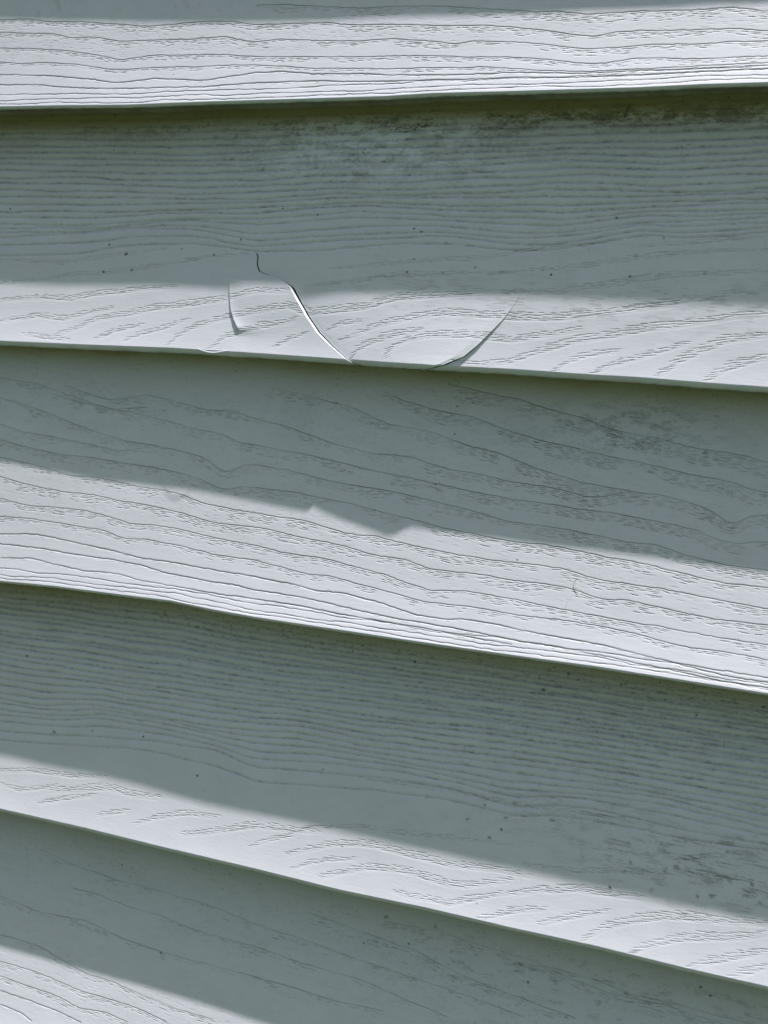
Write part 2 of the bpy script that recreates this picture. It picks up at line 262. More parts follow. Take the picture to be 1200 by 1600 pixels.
class Relief:
    def __init__(s, n):
        s.n = n; s.h = np.zeros((NT, NU)); s.d = np.zeros((NT, NU)); s.rib = np.zeros((NT, NU)); s.r = np.random.default_rng(100 + n)
    def line(s, v, amp, su, sd, dirt=0.0):
        zc = v * (NT - 1); K = int(3.2 * max(su, sd) / DT) + 1
        base = np.round(zc).astype(int)
        for o in range(-K, K + 1):
            r = base + o; ok = (r >= 0) & (r < NT)
            dist = (r - zc) * DT
            g = np.exp(-(dist / np.where(dist < 0, su, sd)) ** 2)
            cols = np.nonzero(ok & (amp > 1e-4))[0]
            s.h[r[cols], cols] -= (amp * g)[cols]
            if dirt: s.d[r[cols], cols] = np.maximum(s.d[r[cols], cols], dirt * (g * np.minimum(amp / 0.06, 1))[cols])
    def dash(s, u, t, ln, slope, amp, dirt, sig=0.13):
        i0 = int((u - ln / 2 - U0) / DU); i1 = int((u + ln / 2 - U0) / DU) + 1
        if i0 < 1 or i1 >= NU - 1 or t < 0.01 or t > 0.998: return
        c = np.arange(i0, i1); x = (UG[c] - u) / (ln / 2)
        env = np.clip(1 - x * x, 0, 1) ** 0.6 * (1 + 0.25 * np.sin(UG[c] * 5 + u * 3))
        zc = t * (NT - 1) - (slope * (UG[c] - u) + 0.035 * (x * x - 0.4)) / DT
        K = 4; lo = int(zc.min()) - K; hi = int(zc.max()) + K + 1
        lo = max(lo, 0); hi = min(hi, NT - 1)
        if hi <= lo: return
        r = np.arange(lo, hi)[:, None]
        dist = (r - zc[None, :]) * DT
        g = np.exp(-(dist / np.where(dist < 0, sig * 1.25, sig)) ** 2) * env[None, :]
        s.h[lo:hi, i0:i1] -= amp * g
        s.d[lo:hi, i0:i1] = np.maximum(s.d[lo:hi, i0:i1], dirt * g)

def build_relief(n):
    R = Relief(n); r = R.r
    # broad waviness of the sheet
    R.h += 0.30 * (noise2((NT, NU), 260, 420, r) - .5) + 0.05 * (noise2((NT, NU), 60, 60, r) - .5)
    R.h += 0.010 * (noise2((NT, NU), 14, 5, r) - .5)
    soft5 = 0.45 if n == 5 else 1.0
    prm = RINGS.get(n, [])
    if not prm and n % 2: prm = RINGS[3]
    for kind, w, flat in prm:
        v, act = curve(flat)
        v = v + 0.0022 * (noise1(NU, 22, r) - .5) + 0.0020 * (noise1(NU, 8, r) - .5) + 0.0008 * (noise1(NU, 3, r) - .5)
        mod = ends(act, r) * (0.75 + 0.5 * noise1(NU, 18, r))
        mod = mod * soft5 if v.mean() < .66 else mod
        if n == 3: mod = mod * (1 - .35 * (v < .58) * (1 - ss(-60, 20, UG)))
        if kind == 'L':
            R.line(v, 0.115 * mod * (0.5 + 0.5 * np.clip((v - .1) / .5, 0, 1)), 0.19, 0.13, 0.80)
            R.line(v + 0.012, 0.012 * mod, 1.0, 0.6)
            slope = -np.gradient(v * H, DU)
            k = max(1, int(w * 1.15 / 0.66))
            clus = noise1(NU, 34, r)
            for j in range(k):
                off = 0.72 + 0.66 * j
                keep = 0.98 - 0.55 * (j / max(k, 1)) 
                i = int(r.random() * 10)
                while i < NU - 4:
                    ln = r.uniform(2.0, 4.8)
                    east = float(ss(-20, 110, UG[i])) * (1 if v[i] < .62 else .12) if n == 3 else 0.0
                    if act[i] and r.random() < (keep + .4 * east) * (soft5 if v[i] < .66 else 1) and (clus[i] > (0.12 + 0.5 * j / k) * (1 - .7 * east)):
                        R.dash(UG[i], v[i] + (off + r.normal(0, .07)) / H, ln, slope[i] * 0.8 + 0.012, r.uniform(.06, .12), r.uniform(.25, .65) * (1 + .25 * east), r.uniform(.11, .14))
                    i += int((ln + r.uniform(0.3, 1.3)) / DU)
        else:
            R.line(v, 0.17 * mod * (.55 + .6 * noise1(NU, 45, r)), 0.33, 0.15, 0.62)
            i = int(r.random() * 20)
            while i < NU - 4:
                ln = r.uniform(1.5, 4.5)
                if act[i]: R.dash(UG[i], v[i] + r.uniform(.3, .75) / H, ln, 0.02 + r.normal(0, .02), r.uniform(.02, .06), r.uniform(.2, .5))
                i += int((ln + r.uniform(.2, 4)) / DU)
    if prm and n in (1, 3, 5):
        cs_ = [curve(f_)[0] for k_, w_, f_ in prm if k_ == 'L']
        for _ in range(2600):
            v = cs_[int(r.random() * len(cs_))]; i = int(r.random() * (NU - 4)) + 2
            tt_ = v[i] + r.normal(0, 5.0) / H
            if tt_ > .80 or tt_ < .02: continue
            R.dash(UG[i], tt_, r.uniform(1.2, 3.6), -(v[i + 1] - v[i - 1]) * H / (2 * DU) * .85, r.uniform(.015, .05), r.uniform(.05, .26), .11)
    if n % 2:   # tight rings just above the lip
        for off in (4.7, 2.5, 0.9):
            v = 1 - (off + 0.9 * (noise1(NU, 70, r) - .5) + .35 * (noise1(NU, 15, r) - .5) + .12 * (noise1(NU, 4, r) - .5)) / H
            R.line(v, 0.05 + 0.10 * noise1(NU, 24, r) + .05 * noise1(NU, 5, r), 0.26, 0.14, 0.62)
    bands = BANDS.get(n, [])
    if not bands and n % 2 == 0: bands = BANDS[4]
    for w, flat in bands:
        p = np.array(flat, float).reshape(-1, 2); u = p[:, 0] / 10; z = p[:, 1] / 1e4 * H
        seg = np.hypot(np.diff(u), np.diff(z)); S = np.r_[0, np.cumsum(seg)]
        # smooth path
        sv = np.arange(0, S[-1], .25); pu = np.interp(sv, S, u); pz = np.interp(sv, S, z)
        if len(sv) > 12:
            k = 5; ker = np.hanning(2 * k + 1); ker /= ker.sum()
            pu = np.convolve(np.pad(pu, k, mode='edge'), ker, 'valid'); pz = np.convolve(np.pad(pz, k, mode='edge'), ker, 'valid')
        area = S[-1] * w; N = int(area / 0.22)
        got = []
        for _ in range(N):
            s0 = r.random() * len(sv); i = min(int(s0), len(sv) - 1)
            c = (r.random() - .5) * w
            j = min(i + 2, len(sv) - 1); k0 = max(i - 2, 0)
            du, dz = pu[j] - pu[k0], pz[j] - pz[k0]; L = math.hypot(du, dz) + 1e-6
            taper = min(1, 0.35 + 1.6 * min(s0, len(sv) - s0) / len(sv))
            uu = pu[i] - dz / L * c * taper * .6; zz = pz[i] + du / L * c * taper
            sl_ = -dz / L
            if any(abs(uu - a) < 2.5 and abs(zz - b) < .62 and ((uu - a) / 2.5) ** 2 + ((zz - b) / .62) ** 2 < 1 for a, b in got[-400:]): continue
            got.append((uu, zz))
            R.dash(uu, zz / H, r.uniform(2.0, 4.6), 0.25 * sl_ / max(abs(du / L), .5) + 0.03, r.uniform(.06, .11), r.uniform(.25, .60), r.uniform(.105, .135))
        # soft lower edge of the band
        order = np.argsort(pu)
        v = np.interp(UG, pu[order], pz[order]) / H + (w * .5 + .2) / H
        act = (UG > pu.min()) & (UG < pu.max())
        R.line(v, 0.022 * ends(act, r), 0.9, 0.22)
    gs = GUIDES.get(n, GUIDES[4] if n % 2 == 0 else [])
    if gs:
        cs = [curve(g[1], 3.0)[0] for g in gs]
        for a in range(len(cs) - 1):
            m = gs[a][0]
            for j in range(m):
                f = (j + .5 * (r.random() - .5) * .5) / m
                v = cs[a] * (1 - f) + cs[a + 1] * f + 0.009 * (noise1(NU, 150, r) - .5) + 0.0045 * (noise1(NU, 42, r) - .5) + 0.0012 * (noise1(NU, 8, r) - .5)
                amp = (0.38, 0.36, 0.27, 0.22, 0.16)[min(a, 4)] * (0.5 + 0.9 * noise1(NU, 90, r)) * (0.6 + 0.6 * noise1(NU, 12, r))
                amp = amp * np.clip((v - 0.06) / .08, 0.15, 1)
                R.line(v, amp, 1.2 if a < 2 else 1.0, 0.26, 0.0)
                soft = (0.13 + 0.34 * noise1(NU, 60, r) * noise1(NU, 9, r) + .14 * noise1(NU, 4, r)) * np.clip((v - .03) / .06, 0.3, 1) * (1 if a < 2 else .75)
                R.line(v - .002, 0.004 * (soft > 0), .95, 0.30, 0.0)
                zc = (v - .0022) * (NT - 1); bs = np.round(zc).astype(int)
                for o_ in range(-22, 8):
                    rr_ = bs + o_; ok = (rr_ >= 0) & (rr_ < NT); cc = np.nonzero(ok)[0]
                    ds = (rr_ - zc) * DT
                    gg = soft * np.exp(-(ds / np.where(ds < 0, .70, .22)) ** 2)
                    R.rib[rr_[cc], cc] = np.maximum(R.rib[rr_[cc], cc], gg[cc])
                # dirt lying in short lengths of the groove
                dm = ss(.5, .9, .5 * noise1(NU, 26, r) + .5 * noise1(NU, 4, r)) ** 1.3
                R.line(v, 0.012 * dm, 0.22, 0.14, 1.3)
    return R

def bilerp(a, u, t):
    x = np.clip((u - U0) / DU, 0, NU - 1.001); y = np.clip(t * (NT - 1), 0, NT - 1.001)
    xi = x.astype(int); yi = y.astype(int); fx = x - xi; fy = y - yi
    return (a[yi, xi] * (1 - fx) + a[yi, xi + 1] * fx) * (1 - fy) + (a[yi + 1, xi] * (1 - fx) + a[yi + 1, xi + 1] * fx) * fy

def stains(n, R):
    """algae (green-brown film, with painted shade fading down from the lap above) and dirt, with shapes of their own"""
    r = np.random.default_rng(500 + n)
    sh = (NT, NU)
    dist = (np.arange(NT) / (NT - 1) * H)[:, None] + 0 * UG[None, :]
    U = 0 * dist + UG[None, :]; T = dist / H
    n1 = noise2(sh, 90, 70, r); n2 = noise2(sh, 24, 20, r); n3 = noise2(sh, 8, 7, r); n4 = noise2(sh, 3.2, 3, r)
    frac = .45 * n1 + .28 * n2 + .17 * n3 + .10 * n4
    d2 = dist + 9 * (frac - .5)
    alg_shade = ALG_SHADE[n][0] * np.exp(-np.clip(d2, 0, 99) / 8.5) + ALG_SHADE[n][1] * np.exp(-dist / 26.0) * (0.6 + 0.8 * frac)  # algae film plus painted lap shade, both fading away from the lip
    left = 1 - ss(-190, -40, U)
    alg_shade += ALG_SHADE[n][2] * left * np.exp(-dist / 48.0) * (0.6 + .8 * n1)
    dirt = R.d.copy()
    dirt *= (0.50 + 0.8 * noise2(sh, 40, 40, r))
    dirt += R.rib * (.55 + .9 * noise2(sh, 9, 4, r))
    # general fine grime, mostly in the sheltered upper part
    dirt += 0.10 * ss(.62, .9, .55 * n3 + .45 * n4) * np.exp(-dist / 40)
    fine = r.random(sh); fine = (fine + np.roll(fine, 1, 0) + np.roll(fine, 1, 1) + np.roll(fine, 2, 0)) / 4
    dirt += (.10 * (n4 - .35) + .16 * (fine - .45)) * (.35 + .9 * ss(.3, .8, .5 * n1 + .5 * n2)) * ss(1.0, .2, T * .9) + .035 * n2
    sp2 = ss(.80, .93, noise2(sh, 3.5, 5, r)) * ss(.5, .75, noise2(sh, 50, 60, r))
    dirt += .42 * sp2 * np.exp(-dist / 60)
    if n == 2:
        m = np.exp(-((U + 22) / 58) ** 2) * ss(3, 8, dist) * (1 - ss(20, 36, dist))
        b = .35 * n1 + .3 * n2 + .2 * n3 + .15 * n4
        streak = noise2(sh, 26, 5, r) * .35 + noise2(sh, 6, 12, r) * .4 + n4 * .25
        dirt += 0.40 * m * ss(.50, .62, .5 * b + .5 * streak)
        pale = m * ss(.50, .53, .45 * noise2(sh, 40, 30, r) + .3 * n3 + .25 * n4)
        dirt *= 1 - .75 * pale; alg_shade -= 0.30 * m * ss(.48, .52, noise2(sh, 34, 26, r) * .6 + n3 * .4)
        m2 = np.exp(-((dist - 6) / 5.0) ** 2)
        dirt += 0.42 * m2 * ss(.50, .64, .6 * b + .4 * streak) * (0.7 + .3 * ss(-150, -60, U))
        alg_shade += 0.35 * m2 * ss(.45, .6, b) * ss(-90, 60, U)
        m3 = np.exp(-((T - .74) / .1) ** 2) * ss(-60, 20, U)
        dirt += 0.22 * m3 * ss(.60, .74, noise2(sh, 16, 4, r) * .6 + n2 * .4)
    if n == 3:
        m = np.exp(-((U - 88) / 32) ** 2 - ((dist - 16) / 11) ** 2)
        dirt += 0.25 * m * ss(.48, .62, .4 * n2 + .35 * n3 + .25 * n4)
    if n == 4:
        m = ss(60, 120, U) * np.exp(-((T - .66) / .13) ** 2)
        dirt += 0.42 * m * ss(.54, .74, noise2(sh, 22, 3, r) * .45 + n4 * .2 + n2 * .35)
        dirt += 0.16 * ss(.60, .8, noise2(sh, 16, 2.2, r) * .55 + n4 * .2 + n2 * .25) * ss(-40, 90, U) * (1 - ss(.72, .8, T))
        dirt += 0.30 * np.exp(-((dist - 7) / 5) ** 2) * ss(.62, .75, .5 * n3 + .5 * n4)
    if n == 5:
        dirt += 0.25 * ss(-20, 60, U) * ss(.60, .76, noise2(sh, 12, 4, r) * .4 + n2 * .35 + n4 * .25) * np.exp(-((dist - 22) / 18) ** 2)
    # specks
    r2 = np.random.default_rng(40 + n)
    sp = list(SPECKS.get(n, [])); listed = {a[1] for a in sp}
    for _ in range(45): sp.append((r2.uniform(-200, 160), r2.uniform(.03, .95), abs(r2.normal(0, .12)) + .08))
    for u, t, rad in sp:
        ci = int((u - U0) / DU); cj = int(t * (NT - 1)); k = int(rad * 2.2 / DU) + 2; kj = int(rad * 2.2 / DT) + 2
        a0, a1, b0, b1 = max(cj - kj, 0), min(cj + kj, NT), max(ci - k, 0), min(ci + k, NU)
        if a1 <= a0 or b1 <= b0: continue
        jj = (np.arange(a0, a1)[:, None] - t * (NT - 1)) * DT; ii = UG[b0:b1][None, :] - u
        ang = np.arctan2(jj, ii); ph = r2.uniform(0, 6.28)
        rr = rad * (.95 + .16 * np.sin(2 * ang + ph) + .13 * np.sin(5 * ang + 2 * ph))
        val = 1 - ss(.7, 1.35, np.hypot(ii, jj) / rr)
        smudge = rad > .85 or (rad > .55 and (n == 5 or (n == 4 and t > .4))) or (n == 2 and rad > .5 and u > -60)
        st = .55 if smudge else (.88 if t in listed else r2.uniform(.3, .8)) 
        val = val * (st if not smudge else st * (0.35 + .65 * ss(.35, .6, n4[a0:a1, b0:b1] * .5 + n3[a0:a1, b0:b1] * .5)))
        dirt[a0:a1, b0:b1] = np.maximum(dirt[a0:a1, b0:b1], val)
        if not smudge: R.h[a0:a1, b0:b1] += .05 * val
    return np.clip(alg_shade, 0, 1), np.clip(dirt, 0, 1)

ALG_SHADE = {0: (.7, .3, 0), 1: (.7, .3, 0), 2: (.82, .36, .18), 3: (.72, .26, .04), 4: (.66, .34, .22), 5: (.60, .26, .06), 6: (.6, .3, 0)}

# ------------------------------------------------------------------ materials
def vinyl_material(name, tint):
    m = bpy.data.materials.new(name); m.use_nodes = True
    t = m.node_tree; N = t.nodes; L = t.links
    b = N["Principled BSDF"]
    at = N.new("ShaderNodeAttribute"); at.attribute_name = "stain"
    sep = N.new("ShaderNodeSeparateColor"); L.new(at.outputs["Color"], sep.inputs[0])
    tc = N.new("ShaderNodeTexCoord")
    n1 = N.new("ShaderNodeTexNoise"); n1.inputs["Scale"].default_value = 38; n1.inputs["Detail"].default_value = 6
    n2 = N.new("ShaderNodeTexNoise"); n2.inputs["Scale"].default_value = 1500; n2.inputs["Detail"].default_value = 3
    L.new(tc.outputs["Object"], n1.inputs[0]); L.new(tc.outputs["Object"], n2.inputs[0])
    base = N.new("ShaderNodeMix"); base.data_type = 'RGBA'
    base.inputs[6].default_value = (tint[0] * .90, tint[1] * .91, tint[2] * .895, 1); base.inputs[7].default_value = (*tint, 1)
    L.new(n1.outputs["Fac"], base.inputs[0])
    al = N.new("ShaderNodeMix"); al.data_type = 'RGBA'; al.inputs[7].default_value = (.205, .192, .092, 1)
    L.new(sep.outputs[0], al.inputs[0]); L.new(base.outputs[2], al.inputs[6])
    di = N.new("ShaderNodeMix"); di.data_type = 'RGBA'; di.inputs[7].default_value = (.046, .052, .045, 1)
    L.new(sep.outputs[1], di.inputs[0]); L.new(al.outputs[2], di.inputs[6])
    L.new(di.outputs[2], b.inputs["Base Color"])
    ro = N.new("ShaderNodeMapRange"); ro.inputs[3].default_value = .42; ro.inputs[4].default_value = .62
    L.new(n2.outputs["Fac"], ro.inputs[0]); L.new(ro.outputs[0], b.inputs["Roughness"])
    b.inputs["Specular IOR Level"].default_value = .35
    bp = N.new("ShaderNodeBump"); bp.inputs["Strength"].default_value = .05; bp.inputs["Distance"].default_value = .00025
    L.new(n2.outputs["Fac"], bp.inputs["Height"]); L.new(bp.outputs[0], b.inputs["Normal"])
    return m
VINYL = vinyl_material("weathered_white_vinyl", (.588, .602, .655))

def plain(name, col, rough=.8):
    m = bpy.data.materials.new(name); m.use_nodes = True
    N = m.node_tree.nodes; L = m.node_tree.links; b = N["Principled BSDF"]
    n = N.new("ShaderNodeTexNoise"); n.inputs["Scale"].default_value = 30; n.inputs["Detail"].default_value = 5
    r = N.new("ShaderNodeValToRGB"); r.color_ramp.elements[0].color = (col[0] * .75, col[1] * .75, col[2] * .75, 1); r.color_ramp.elements[1].color = (min(col[0] * 1.25, 1), min(col[1] * 1.25, 1), min(col[2] * 1.25, 1), 1)
    L.new(n.outputs["Fac"], r.inputs[0]); L.new(r.outputs[0], b.inputs["Base Color"]); b.inputs["Roughness"].default_value = rough
    return m

# ------------------------------------------------------------------ mesh from blocks
def make_mesh(name, verts, quads, stain, mat, parent):
    me = bpy.data.meshes.new(name)
    me.vertices.add(len(verts)); me.vertices.foreach_set("co", (verts / 1000.0).astype(np.float32).ravel())
    nq = len(quads)
    me.loops.add(nq * 4); me.loops.foreach_set("vertex_index", quads.astype(np.int32).ravel())
    me.polygons.add(nq); me.polygons.foreach_set("loop_start", np.arange(0, nq * 4, 4, dtype=np.int32))
    me.polygons.foreach_set("use_smooth", np.ones(nq, bool))
    at = me.attributes.new("stain", 'FLOAT_COLOR', 'POINT')
    c = np.zeros((len(verts), 4), np.float32); c[:, :2] = stain; c[:, 3] = 1
    at.data.foreach_set("color", c.ravel())
    me.update(calc_edges=True)
    me.materials.append(mat)
    o = bpy.data.objects.new(name, me); COL.objects.link(o)
    if parent: o.parent = parent
    return o

def grid_quads(idx):
    a = idx[:-1, :-1]; b = idx[:-1, 1:]; c = idx[1:, 1:]; d = idx[1:, :-1]
    return np.stack([a, d, c, b], -1).reshape(-1, 4)

def assemble(name, blocks, walls, mat, parent):
    """blocks: list of (XYZ[r,c,3], stain[r,c,2]); neighbours are welded where their borders coincide.
       walls: list of XYZ[r,3] borders that get a sheet-thickness edge"""
    V = []; S = []; Q = []; base = 0; prev = None
    for X, st in blocks:
        r, c, _ = X.shape
        idx = base + np.arange(r * c).reshape(r, c)
        V.append(X.reshape(-1, 3)); S.append(st.reshape(-1, 2))
        if prev is not None:
            pX, pidx = prev
            m = min(pX.shape[0], r)
            same = np.abs(pX[:m, -1] - X[:m, 0]).sum(-1) < 1e-5
            rows = np.nonzero(same)[0]; idx = idx.copy(); idx[rows, 0] = pidx[rows, -1]
        Q.append(grid_quads(idx)); base += r * c; prev = (X, idx)
    for W, side, *slant in walls:
        n_ = len(W); k = 3; slant = slant[0] if slant else None
        off = np.linspace(0, 1, k)[None, :, None] * np.array([0.06 * side, 0.95, 0])[None, None, :] * np.ones((n_, 1, 1))
        if slant is not None: off[:, :, 0] = np.linspace(0, 1, k)[None, :] * slant[:, None]
        X = W[:, None, :] + off
        idx = base + np.arange(n_ * k).reshape(n_, k)
        qd = grid_quads(idx)
        if side > 0: qd = qd[:, ::-1]
        V.append(X.reshape(-1, 3)); S.append(np.zeros((n_ * k, 2))); Q.append(qd); base += n_ * k
    return make_mesh(name, np.concatenate(V), np.concatenate(Q), np.concatenate(S), mat, parent)

NARC, NUND = 16, 7
def board_rows(t0, t_dense, nd):
    a = np.linspace(t0, t_dense, 24)[:-1] if t_dense > t0 + 1e-6 else np.zeros(0)
    return np.r_[a, np.linspace(t_dense, 1, nd)]

def sheet(n, U, trow, R, alg_shade, dirt, D=None):
    """U: [rows_total, cols] u per vertex (face rows, then rim rows). returns XYZ, stain"""
    nf = len(trow); nr, nc = U.shape
    T = np.r_[trow, np.ones(nr - nf)][:, None] + 0 * U
    zt = lipz(n - 1, U) if n > 0 else ZLIP[0] + H + 0 * U
    zb = lipz(n, U)
    h = bilerp(R.h, U, np.clip(T, 0, 1))
    edge = ss(0.0, 8.0, (U - U0)) * (1 - ss(-8.0, 0.0, (U - U1)))
    h = h * edge
    jag = 0
    Y = topy(n, U) * (1 - q(T)) + LIPY[n] * q(T) - h
    Z = zt - (zt - zb) * T
    if D is not None: Y = Y - D
    r_ = RIM[n]
    rg = np.random.default_rng(77 + n); jag = .22 * (np.interp(U[nf - 1], UG, noise1(NU, 18, rg)) - .5) + .16 * (np.interp(U[nf - 1], UG, noise1(NU, 5, rg)) - .5)
    yn = topy(n + 1, U[nf - 1]) if n < 6 else 15
    ang = np.linspace(0, math.pi / 2, NARC + 1)[1:]
    for i, a in enumerate(ang):
        k = nf + i; f = 1 - (i + 1) / NARC
        Y[k] = Y[nf - 1] + h[nf - 1] * (1 - f) + r_ * (1 - math.cos(a)) + jag * math.sin(2 * a) * .5; Z[k] = Z[nf - 1] - (r_ + jag) * math.sin(a)
    for i in range(NUND):
        k = nf + NARC + i; f = (i + 1) / NUND
        Y[k] = Y[nf + NARC - 1] + f * (yn + 2.0 - LIPY[n] - r_); Z[k] = Z[nf + NARC - 1] + (2.2 if n == 1 else 1.0) * f
    A = bilerp(alg_shade, U, np.clip(T, 0, 1)); dirt_shade = bilerp(dirt, U, np.clip(T, 0, 1))
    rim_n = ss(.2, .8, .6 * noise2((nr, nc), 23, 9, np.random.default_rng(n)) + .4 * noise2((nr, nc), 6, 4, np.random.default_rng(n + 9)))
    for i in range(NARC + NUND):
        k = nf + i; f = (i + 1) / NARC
        A[k] = np.clip((.22 + (.60 if n % 2 else .45) * ss(.5, 1.2, f)) * (.85 + .25 * rim_n[k]), 0, 1); dirt_shade[k] = dirt_shade[nf - 1] * max(0, 1 - f * 2) + (.26 + .10 * ss(.7, 1.3, f)) * (.85 + .3 * rim_n[k]) * min(f * 1.5, 1)
        if abs(f - 1) < .16: dirt_shade[k] += .30 if D is None else .5  # dark line painted along the rim's lower edge, as shade of a gap
    return np.stack([U, Y, Z + BASE * 1000], -1), np.stack([A, dirt_shade], -1)

def flank(sign):
    s = 0.3; x = [0]
    while x[-1] < 420: x.append(x[-1] + s); s *= 1.16
    return np.array(x[1:]) * sign
UL, UR, PU = -212.0, 168.0, 0.29
COLS = np.r_[(UL + flank(-1))[::-1], np.arange(UL, UR, PU), UR, UR + flank(1)]

BOARD_LABELS = {
 0: "pale grey vinyl siding board just above the photo, over the topmost visible lap",
 1: "topmost siding board in view, sunlit wavy wood grain along its whole bottom strip",
 2: "siding board with the cracked curved flap, blotchy algae under the lap above it",
 3: "middle siding board whose slanting grain lines run from shade into a wide sunlit lower half",
 4: "second siding board from the bottom, closely ribbed in shade, narrow pale sunlit strip below",
 5: "lowest siding board in view, mostly shaded, sunlit only in the bottom left corner",
 6: "pale grey vinyl siding board just below the photo, under the lowest visible board"}

def tag(o, label, cat, group=None, kind=None):
    if label: o["label"] = label
    if cat: o["category"] = cat
    if group: o["group"] = group
    if kind: o["kind"] = kind

NAMES = {}
for n in (1, 2, 3, 4, 5, 0, 6):
    root = bpy.data.objects.new("siding_board", None); COL.objects.link(root)
    tag(root, BOARD_LABELS[n], "siding", "overlapping horizontal boards of the house siding")
    root.empty_display_size = .05
    NAMES[n] = root
    R = build_relief(n)
    alg_shade, dirt = stains(n, R)
    if n in (0, 6):
        trow = np.linspace(-.03, 1, 124); cols = np.linspace(-620, 580, 500)
    elif n == 1:
        trow = board_rows(-.03, .60, 330); cols = COLS
    else:
        trow = board_rows(-.03, .01, 800); cols = COLS
    nr = len(trow) + NARC + NUND; nf = len(trow)
    if n != 2:
        U = np.repeat(cols[None, :], nr, 0)
        X, S = sheet(n, U, trow, R, alg_shade, dirt)
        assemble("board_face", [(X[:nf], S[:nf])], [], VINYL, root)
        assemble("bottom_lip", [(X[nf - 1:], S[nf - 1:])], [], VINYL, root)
        continue
    # ---- the cracked board: mesh columns follow the cracks
    tt = np.r_[trow, 1 + np.linspace(.002, .02, NARC + NUND)]
    def follow(pts, tail):
        p = np.array(pts + tail); v = np.interp(tt, p[:, 1], p[:, 0])
        k = 3; ker = np.hanning(2 * k + 1); ker /= ker.sum()
        return np.convolve(np.pad(v, k, mode='edge'), ker, 'valid')
    S_pts = [p for p in CRACK_S if p[1] < 1.0]
    S_pts = sorted(S_pts, key=lambda p: p[1])
    cL = follow(S_pts, [[-22.5, 1.0], [-19, 1.008], [-11, 1.018]])
    cC = follow(CRACK_C1, [])
    cR = follow([p for p in CRACK_R if p[1] < .993], [[18.2, 1.0], [14.5, 1.006], [9.0, 1.014]])
    cL += 0.22 * (noise1(len(tt), 45, rng) - .5); cR += 0.22 * (noise1(len(tt), 45, rng) - .5)
    cA = np.full_like(tt, -91.5); cB = np.full_like(tt, 64.5)
    def span(a, b, m): f = np.linspace(0, 1, m)[None, :]; return a[:, None] * (1 - f) + b[:, None] * f
    left = COLS[COLS < -91.6]; rght = COLS[COLS > 64.6]
    U0b = np.concatenate([np.repeat(left[None, :], nr, 0), span(cA, cC, 75)], 1)
    U1b = span(cC, cL, 180); U2b = span(cL, cR, 400); U3b = np.concatenate([span(cR, cB, 150), np.repeat(rght[None, :], nr, 0)], 1)
    T2 = tt[:, None]
    inr = ss(.700, .712, T2) * (1 - ss(.893, .94, T2))
    du1 = U1b - cC[:, None]
    D1 = .50 * ss(.60, .70, T2) * (1 - .55 * np.exp(-(du1 / 5) ** 2)) * (1 - ss(.76, .99, T2)) * (1 - (1 - inr) * np.exp(-(du1 / 8) ** 2))
    D1 = D1 + ((U1b - cC[:, None]) < 12) * (.66 * np.clip((T2 - .705) / .2, 0, 1) ** 2.2) * inr * np.exp(-(du1 / 4.5) ** 1.2)
    a2 = np.linspace(0, 1, 400)[None, :]
    D2 = -.58 * ss(.583, .77, T2) * np.exp(-(U2b - cL[:, None]) / 20) * (1 - a2) + 1.0 * ss(.72, 1.0, T2) * a2 ** 1.5 * (1 - .2 * ss(.93, 1.0, a2))
    gl = .70 * ss(.583, .60, T2) * (1 - ss(.676, .684, T2)) + 1.35 * ss(.69, .735, T2) * (1 - .45 * ss(.9, 1.0, T2))
    gr = .09 * ss(.69, .75, T2) + .24 * ss(.80, .96, T2) + .7 * ss(.96, 1.008, T2)
    out = []
    for Ub, D in ((U0b, None), (U1b, D1), (U2b, D2), (U3b, None)):
        out.append(sheet(2, Ub, trow, R, alg_shade, dirt, D))
    # the D of the last face row carries into the rim; open the gaps
    X2 = out[2][0]
    X2[:, :, 0] += gl * np.exp(-((U2b - cL[:, None]) / 3.0) ** 2) - gr * np.exp(-((U2b - cR[:, None]) / 3.0) ** 2)
    # weld exactly where a crack is closed
    def close(A, B, tlo, thi=9.0):
        m = (tt < tlo) | (tt > thi)
        B[0][m, 0] = A[0][m, -1]
    close(out[0], out[1], .700, .94); close(out[1], out[2], .583)
    m = tt < .69; out[3][0][m, 0] = out[2][0][m, -1]
    rf = int(np.searchsorted(trow, .70))
    def cut(b, a, z): return (b[0][a:z], b[1][a:z])
    def rows(lo, hi): return np.nonzero((tt >= lo) & (tt <= hi))[0]
    c1 = rows(.702, .94); l1 = rows(.583, 2); l2 = rows(.583, .70); r1 = rows(.69, 2)
    slantL = .05 + .55 * ss(.69, .74, tt) * (1 - .5 * ss(.9, 1.0, tt))
    x0, x1, x2, x3 = [b[0] for b in out]
    assemble("board_face", [cut(out[0], 0, nf), cut(out[1], 0, nf), (out[2][0][:rf + 1], out[2][1][:rf + 1])],
             [(x1[c1, 0], 1), (x1[[i for i in l1 if i < nf], -1], -1, slantL[[i for i in l1 if i < nf]]), (x2[l2, 0], 1)], VINYL, root)
    # right-hand part of the face, welded to the piece above the flap along its border
    fo = assemble("board_face", [cut(out[3], 0, nf)], [(x3[[i for i in r1 if i < nf], 0], 1)], VINYL, root)
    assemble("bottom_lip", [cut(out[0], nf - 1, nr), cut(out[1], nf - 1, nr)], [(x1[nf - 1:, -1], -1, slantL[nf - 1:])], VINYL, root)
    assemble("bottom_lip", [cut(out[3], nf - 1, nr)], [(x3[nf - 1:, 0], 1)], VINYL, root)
    ne = nf + NARC - 1
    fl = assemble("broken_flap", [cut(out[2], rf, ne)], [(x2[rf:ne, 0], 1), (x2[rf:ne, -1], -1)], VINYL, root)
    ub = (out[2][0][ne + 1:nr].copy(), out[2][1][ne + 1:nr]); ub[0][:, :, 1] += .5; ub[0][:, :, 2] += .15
    assemble("bottom_lip", [ub], [], VINYL, root)
